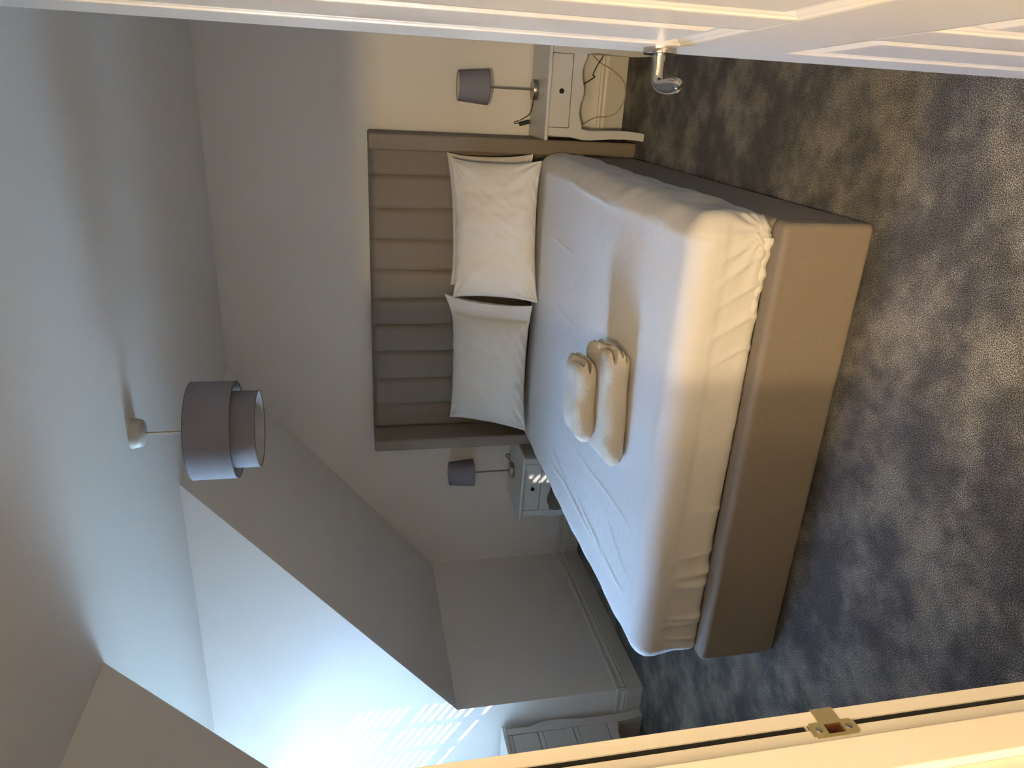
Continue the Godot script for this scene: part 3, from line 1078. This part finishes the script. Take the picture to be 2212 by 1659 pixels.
func build_chest() -> void:
	# stands against the window wall and faces the room (+x)
	var hw := 0.40
	var dp := 0.405
	var t := thing("chest_of_drawers", "tall white chest of drawers in the dormer, partly behind the door frame", "chest of drawers", Vector3(-3.214, 0, 1.322 + hw), PI / 2)
	var st := mb()
	rbox(st, Vector3(-hw - 0.014, 0.783, -dp), Vector3(hw + 0.014, 0.803, 0.014), 0.004, 2)
	put("top", st.commit(), M.furniture, t)
	var outer := [Vector2(0.0, 0.783), Vector2(0.0, 0.70), Vector2(-0.002, 0.655), Vector2(0.014, 0.60), Vector2(0.022, 0.55), Vector2(0.021, 0.47), Vector2(0.010, 0.37), Vector2(0.006, 0.25), Vector2(0.008, 0.13), Vector2(0.015, 0.05), Vector2(0.020, 0.0)]
	var inner := [Vector2(-0.026, 0.0), Vector2(-0.036, 0.05), Vector2(-0.044, 0.12), Vector2(-0.046, 0.2), Vector2(-0.042, 0.4), Vector2(-0.040, 0.783)]
	for i in outer.size():
		outer[i].x += hw
	for i in inner.size():
		inner[i].x += hw
	for s in [-1.0, 1.0]:
		st = mb()
		prism(st, wavy(s, outer, inner), -0.03, 0.0, Transform3D.IDENTITY, true)
		put("leg", st.commit(), M.furniture, t)
		st = mb()
		rbox(st, Vector3(hw - 0.026 if s > 0 else -hw + 0.006, 0.0, -dp + 0.01), Vector3(hw - 0.006 if s > 0 else -hw + 0.026, 0.783, -0.03), 0.002, 1)
		put("side_panel", st.commit(), M.furniture, t)
	var e := hw - 0.042
	var pl := PackedVector2Array([Vector2(e, 0.221), Vector2(-e, 0.221)])
	var low := []
	for p in [Vector2(-e, 0.157), Vector2(-e + 0.03, 0.158), Vector2(-e + 0.06, 0.170), Vector2(-e + 0.14, 0.178), Vector2(-0.08, 0.168), Vector2(0, 0.158), Vector2(0.08, 0.168), Vector2(e - 0.14, 0.178), Vector2(e - 0.06, 0.170), Vector2(e - 0.03, 0.158), Vector2(e, 0.157)]:
		low.append(Vector3(p.x, p.y, 0))
	for p in spline(low, 4):
		pl.append(Vector2(p.x, p.y))
	st = mb()
	prism(st, pl, -0.022, -0.002, Transform3D.IDENTITY, true)
	put("apron", st.commit(), M.furniture, t)
	for y in [[0.222, 0.414], [0.414, 0.612], [0.612, 0.782]]:
		# a narrow rail above each drawer front
		st = mb()
		rbox(st, Vector3(-e + 0.001, y[1] - 0.026, -0.02), Vector3(e - 0.001, y[1] - 0.002, -0.0008), 0.001, 1)
		put("drawer_rail", st.commit(), M.furniture, t)
		drawer(t, Vector2(-e, y[0]), Vector2(e, y[1] - 0.0265), dp - 0.02, false)
		for x in [-0.19, 0.19]:
			st = mb()
			lathe(st, [Vector2(0.0045, 0.0), Vector2(0.0045, 0.008), Vector2(0.009, 0.0115), Vector2(0.0125, 0.0165), Vector2(0.0125, 0.020), Vector2(0.010, 0.0245), Vector2(0.0, 0.0275)], 20, Transform3D(Basis(Vector3.RIGHT, PI / 2), Vector3(x, (y[0] + y[1]) / 2 - 0.013, -0.001)))
			put("knob", st.commit(), M.black, t)

# ------------------------------------------------------------------ lamps
func fill_lamp(t: Node3D) -> void:
	var st := mb()
	lathe(st, [Vector2(0.0, 0.0), Vector2(0.050, 0.0), Vector2(0.050, 0.003), Vector2(0.0505, 0.004), Vector2(0.0505, 0.025), Vector2(0.0495, 0.0265), Vector2(0.0, 0.027)], 48)
	put("base", st.commit(), M.steel, t)
	st = mb()
	tube(st, [Vector3(0, 0.026, 0), Vector3(0, 0.31, 0)], 0.0048, 12)
	put("stem", st.commit(), M.steel, t)
	shade(t, "lamp_shade", 0.088, 0.074, 0.265, 0.415)
	st = mb()
	lathe(st, [Vector2(0.0, 0.30), Vector2(0.014, 0.30), Vector2(0.014, 0.345), Vector2(0.0, 0.345)], 16)
	put("bulb_holder", st.commit(), M.plastic, t)
	st = mb()
	lathe(st, [Vector2(0.010, 0.345), Vector2(0.012, 0.352), Vector2(0.020, 0.366), Vector2(0.0225, 0.380), Vector2(0.019, 0.393), Vector2(0.010, 0.401), Vector2(0.0, 0.403)], 20)
	put("bulb", st.commit(), M.lining, t)

func shade(t: Node3D, called: String, rb: float, rt: float, y0: float, y1: float) -> Node3D:
	var s := Node3D.new()
	s.name = called
	t.add_child(s, true)
	var st := mb()
	lathe(st, [Vector2(rb, y0), Vector2(rt, y1)], 64)
	put("cloth", st.commit(), M.shade, s)
	st = mb()
	lathe(st, [Vector2(rt - 0.0015, y1), Vector2(rb - 0.0015, y0)], 64)
	put("lining", st.commit(), M.lining, s)
	for e in [[rb, y0], [rt, y1]]:
		st = mb()
		var ring := []
		for i in 65:
			var a := TAU * i / 64
			ring.append(Vector3(cos(a) * (e[0] - 0.0008), e[1], sin(a) * (e[0] - 0.0008)))
		tube(st, ring, 0.0016, 6, false)
		put("rim", st.commit(), M.shade_rim, s)
	# spider that carries the shade
	st = mb()
	for k in 3:
		var a := TAU * k / 3 + 0.5
		tube(st, [Vector3(0, y0 + 0.035, 0), Vector3(cos(a), 0, sin(a)) * (rb - 0.003) + Vector3(0, y0 + 0.012, 0)], 0.0013, 6)
	put("spider", st.commit(), M.lining, s)
	return s

func build_lamps() -> void:
	var grp := "grey bedside lamps"
	var y := 0.544
	var a := thing("table_lamp", "grey shaded steel table lamp with dangling switch, beside the door", "lamp", Vector3(0.005, y, 0.165), 0.0, grp)
	fill_lamp(a)
	var b: Node3D = a.duplicate()
	b.name = numbered("table_lamp")
	add_child(b)
	b.position = Vector3(-2.275, y, 0.155)
	tag(b, "grey shaded steel table lamp on the window side of the bed", "lamp", grp)
	var st := mb()
	tube(st, spline([Vector3(-0.035, 0.006, -0.03), Vector3(-0.062, 0.004, -0.055), Vector3(-0.10, 0.003, -0.085), Vector3(-0.125, 0.010, -0.10), Vector3(-0.145, 0.035, -0.112), Vector3(-0.157, 0.055, -0.118)]), 0.0026, 8)
	tube(st, spline([Vector3(-0.160, 0.060, -0.118), Vector3(-0.166, 0.083, -0.122), Vector3(-0.176, 0.084, -0.122), Vector3(-0.172, 0.065, -0.118), Vector3(-0.168, 0.055, -0.116)]), 0.0022, 8)
	put("flex", st.commit(), M.black, a)
	st = mb()
	rbox(st, Vector3(-0.011, -0.030, -0.009), Vector3(0.011, 0.030, 0.009), 0.005, 2, Transform3D(Basis(Vector3.BACK, deg_to_rad(16)), Vector3(-0.170, 0.031, -0.117)))
	put("switch", st.commit(), M.black, a)
	st = mb()
	tube(st, spline([Vector3(0.04, 0.008, -0.03), Vector3(0.055, 0.022, -0.06), Vector3(0.062, 0.035, -0.075), Vector3(0.068, 0.03, -0.088), Vector3(0.06, 0.006, -0.105), Vector3(0.02, 0.003, -0.125)]), 0.0026, 8)
	put("flex", st.commit(), M.black, b)
	# leads on the wall under the table by the door
	st = mb()
	var pts := []
	for p in [Vector2(0.194, 0.208), Vector2(0.158, 0.161), Vector2(0.129, 0.092), Vector2(0.079, 0.024), Vector2(0.032, 0.004), Vector2(-0.023, 0.006), Vector2(-0.09, 0.044), Vector2(-0.113, 0.098), Vector2(-0.121, 0.165), Vector2(-0.162, 0.24)]:
		pts.append(Vector3(p.x, p.y, 0.026))
	tube(st, spline(pts), 0.0032, 8)
	tag(put("power_cable", st.commit(), M.cable), "pale cable looping down to the carpet under the bedside table", "cable")
	st = mb()
	pts = []
	for p in [Vector2(0.215, 0.143), Vector2(0.192, 0.156), Vector2(0.148, 0.182), Vector2(0.098, 0.204), Vector2(0.086, 0.194), Vector2(0.047, 0.253), Vector2(0.02, 0.30)]:
		pts.append(Vector3(p.x, p.y, 0.0375))
	tube(st, spline(pts), 0.003, 8)
	tag(put("lamp_cable", st.commit(), M.black), "thin black cable hanging under the bedside table by the door", "cable")

func build_pendant() -> void:
	var t := thing("pendant_light", "grey two tier drum pendant hanging from the ceiling", "pendant light", Vector3(-1.135, H, 1.745))
	var st := mb()
	lathe(st, [Vector2(0.0, -0.042), Vector2(0.012, -0.041), Vector2(0.040, -0.036), Vector2(0.0465, -0.031), Vector2(0.048, -0.025), Vector2(0.0525, 0.0), Vector2(0.0, 0.0)], 40)
	put("ceiling_rose", st.commit(), M.plastic, t)
	st = mb()
	tube(st, [Vector3(0, -0.04, 0), Vector3(0, -0.30, 0)], 0.0032, 10)
	put("flex", st.commit(), M.cable, t)
	shade(t, "outer_drum", 0.168, 0.168, -0.335, -0.192)
	shade(t, "inner_drum", 0.133, 0.133, -0.408, -0.262)
	st = mb()
	lathe(st, [Vector2(0.0, -0.33), Vector2(0.018, -0.33), Vector2(0.018, -0.28), Vector2(0.0, -0.275)], 20)
	put("bulb_holder", st.commit(), M.plastic, t)
	st = mb()
	lathe(st, [Vector2(0.0, -0.392), Vector2(0.012, -0.390), Vector2(0.024, -0.378), Vector2(0.029, -0.362), Vector2(0.024, -0.345), Vector2(0.013, -0.33), Vector2(0.0, -0.33)], 24)
	put("bulb", st.commit(), M.lining, t)

func build_landing_lamps() -> void:
	# three flush ceiling lights along the landing: the warm light that falls through the doorway
	var words := ["warm flush ceiling light on the landing, nearest the bedroom door", "warm flush ceiling light in the middle of the landing", "warm flush ceiling light at the far end of the landing"]
	var gl := mat(Color(1, 0.93, 0.8), 0.5)
	gl.emission_enabled = true
	gl.emission = Color(1.0, 0.78, 0.45)
	gl.emission_energy_multiplier = 1.5
	for i in 3:
		var p := Vector3(-0.20, 2.55, LAMP_Z[i])
		var t := thing("landing_light", words[i], "ceiling light", p, 0.0, "landing ceiling lights")
		var st := mb()
		lathe(st, [Vector2(0.085, -0.02), Vector2(0.092, -0.018), Vector2(0.092, 0.0), Vector2(0.0, 0.0)], 40)
		put("base", st.commit(), M.gloss, t)
		st = mb()
		lathe(st, [Vector2(0.0, -0.045), Vector2(0.03, -0.043), Vector2(0.06, -0.036), Vector2(0.078, -0.026), Vector2(0.084, -0.018)], 40)
		put("diffuser", st.commit(), gl, t)
		var l := OmniLight3D.new()
		l.name = "landing_bulb"
		l.light_color = LAMP_COLOR
		l.light_energy = LAMP_E[i]
		l.light_size = 0.09
		l.omni_range = 14.0
		l.omni_attenuation = 2.0
		l.shadow_enabled = true
		t.add_child(l, true)
		l.position = Vector3(0, -0.14, 0)


func _ready() -> void:
	# camera: a phone held upright, its picture lying on its side (world up points to the left edge)
	var cam := Camera3D.new()
	cam.name = "camera"
	cam.fov = 56.583
	cam.near = 0.03
	add_child(cam)
	var b := Basis(Vector3.UP, deg_to_rad(22.930)) * Basis(Vector3.RIGHT, deg_to_rad(-12.0475)) * Basis(Vector3.BACK, deg_to_rad(-1.7752))
	cam.transform = Transform3D(b * Basis(Vector3.BACK, -PI / 2), Vector3(0, 1.5, 4.1023))
	cam.current = true
	# daylight: blue sky and a low sun that reaches the dormer cheek through the blind
	var env := Environment.new()
	env.tonemap_mode = Environment.TONE_MAPPER_LINEAR
	env.tonemap_exposure = 1.1
	env.background_mode = Environment.BG_SKY
	var sky := Sky.new()
	var sm := ProceduralSkyMaterial.new()
	sm.sky_top_color = Color(0.56, 0.72, 0.93)
	sm.sky_horizon_color = Color(0.81, 0.91, 0.99)
	sm.ground_bottom_color = Color(0.56, 0.67, 0.75)
	sm.ground_horizon_color = Color(0.66, 0.77, 0.85)
	sm.sky_energy_multiplier = 8.2
	sm.ground_energy_multiplier = 9.8
	sky.sky_material = sm
	env.sky = sky
	env.sdfgi_enabled = true
	env.ssao_enabled = true
	env.ssil_enabled = true
	var we := WorldEnvironment.new()
	we.name = "environment"
	we.environment = env
	add_child(we)
	var sun := DirectionalLight3D.new()
	sun.name = "sun"
	sun.light_color = Color(1.0, 0.96, 0.90)
	sun.light_energy = 3.6
	sun.light_angular_distance = 0.53
	sun.shadow_enabled = true
	add_child(sun)
	sun.look_at_from_position(Vector3.ZERO, Vector3(0.90, -0.648, -1.0), Vector3.UP)

	make_materials()
	build_room()
	build_skirting()
	build_window()
	build_light_blocker()
	build_frame()
	build_door()
	build_bed()
	build_mattress()
	build_pillows()
	build_towels()
	build_bedsides()
	build_chest()
	build_lamps()
	build_pendant()
	build_landing_lamps()
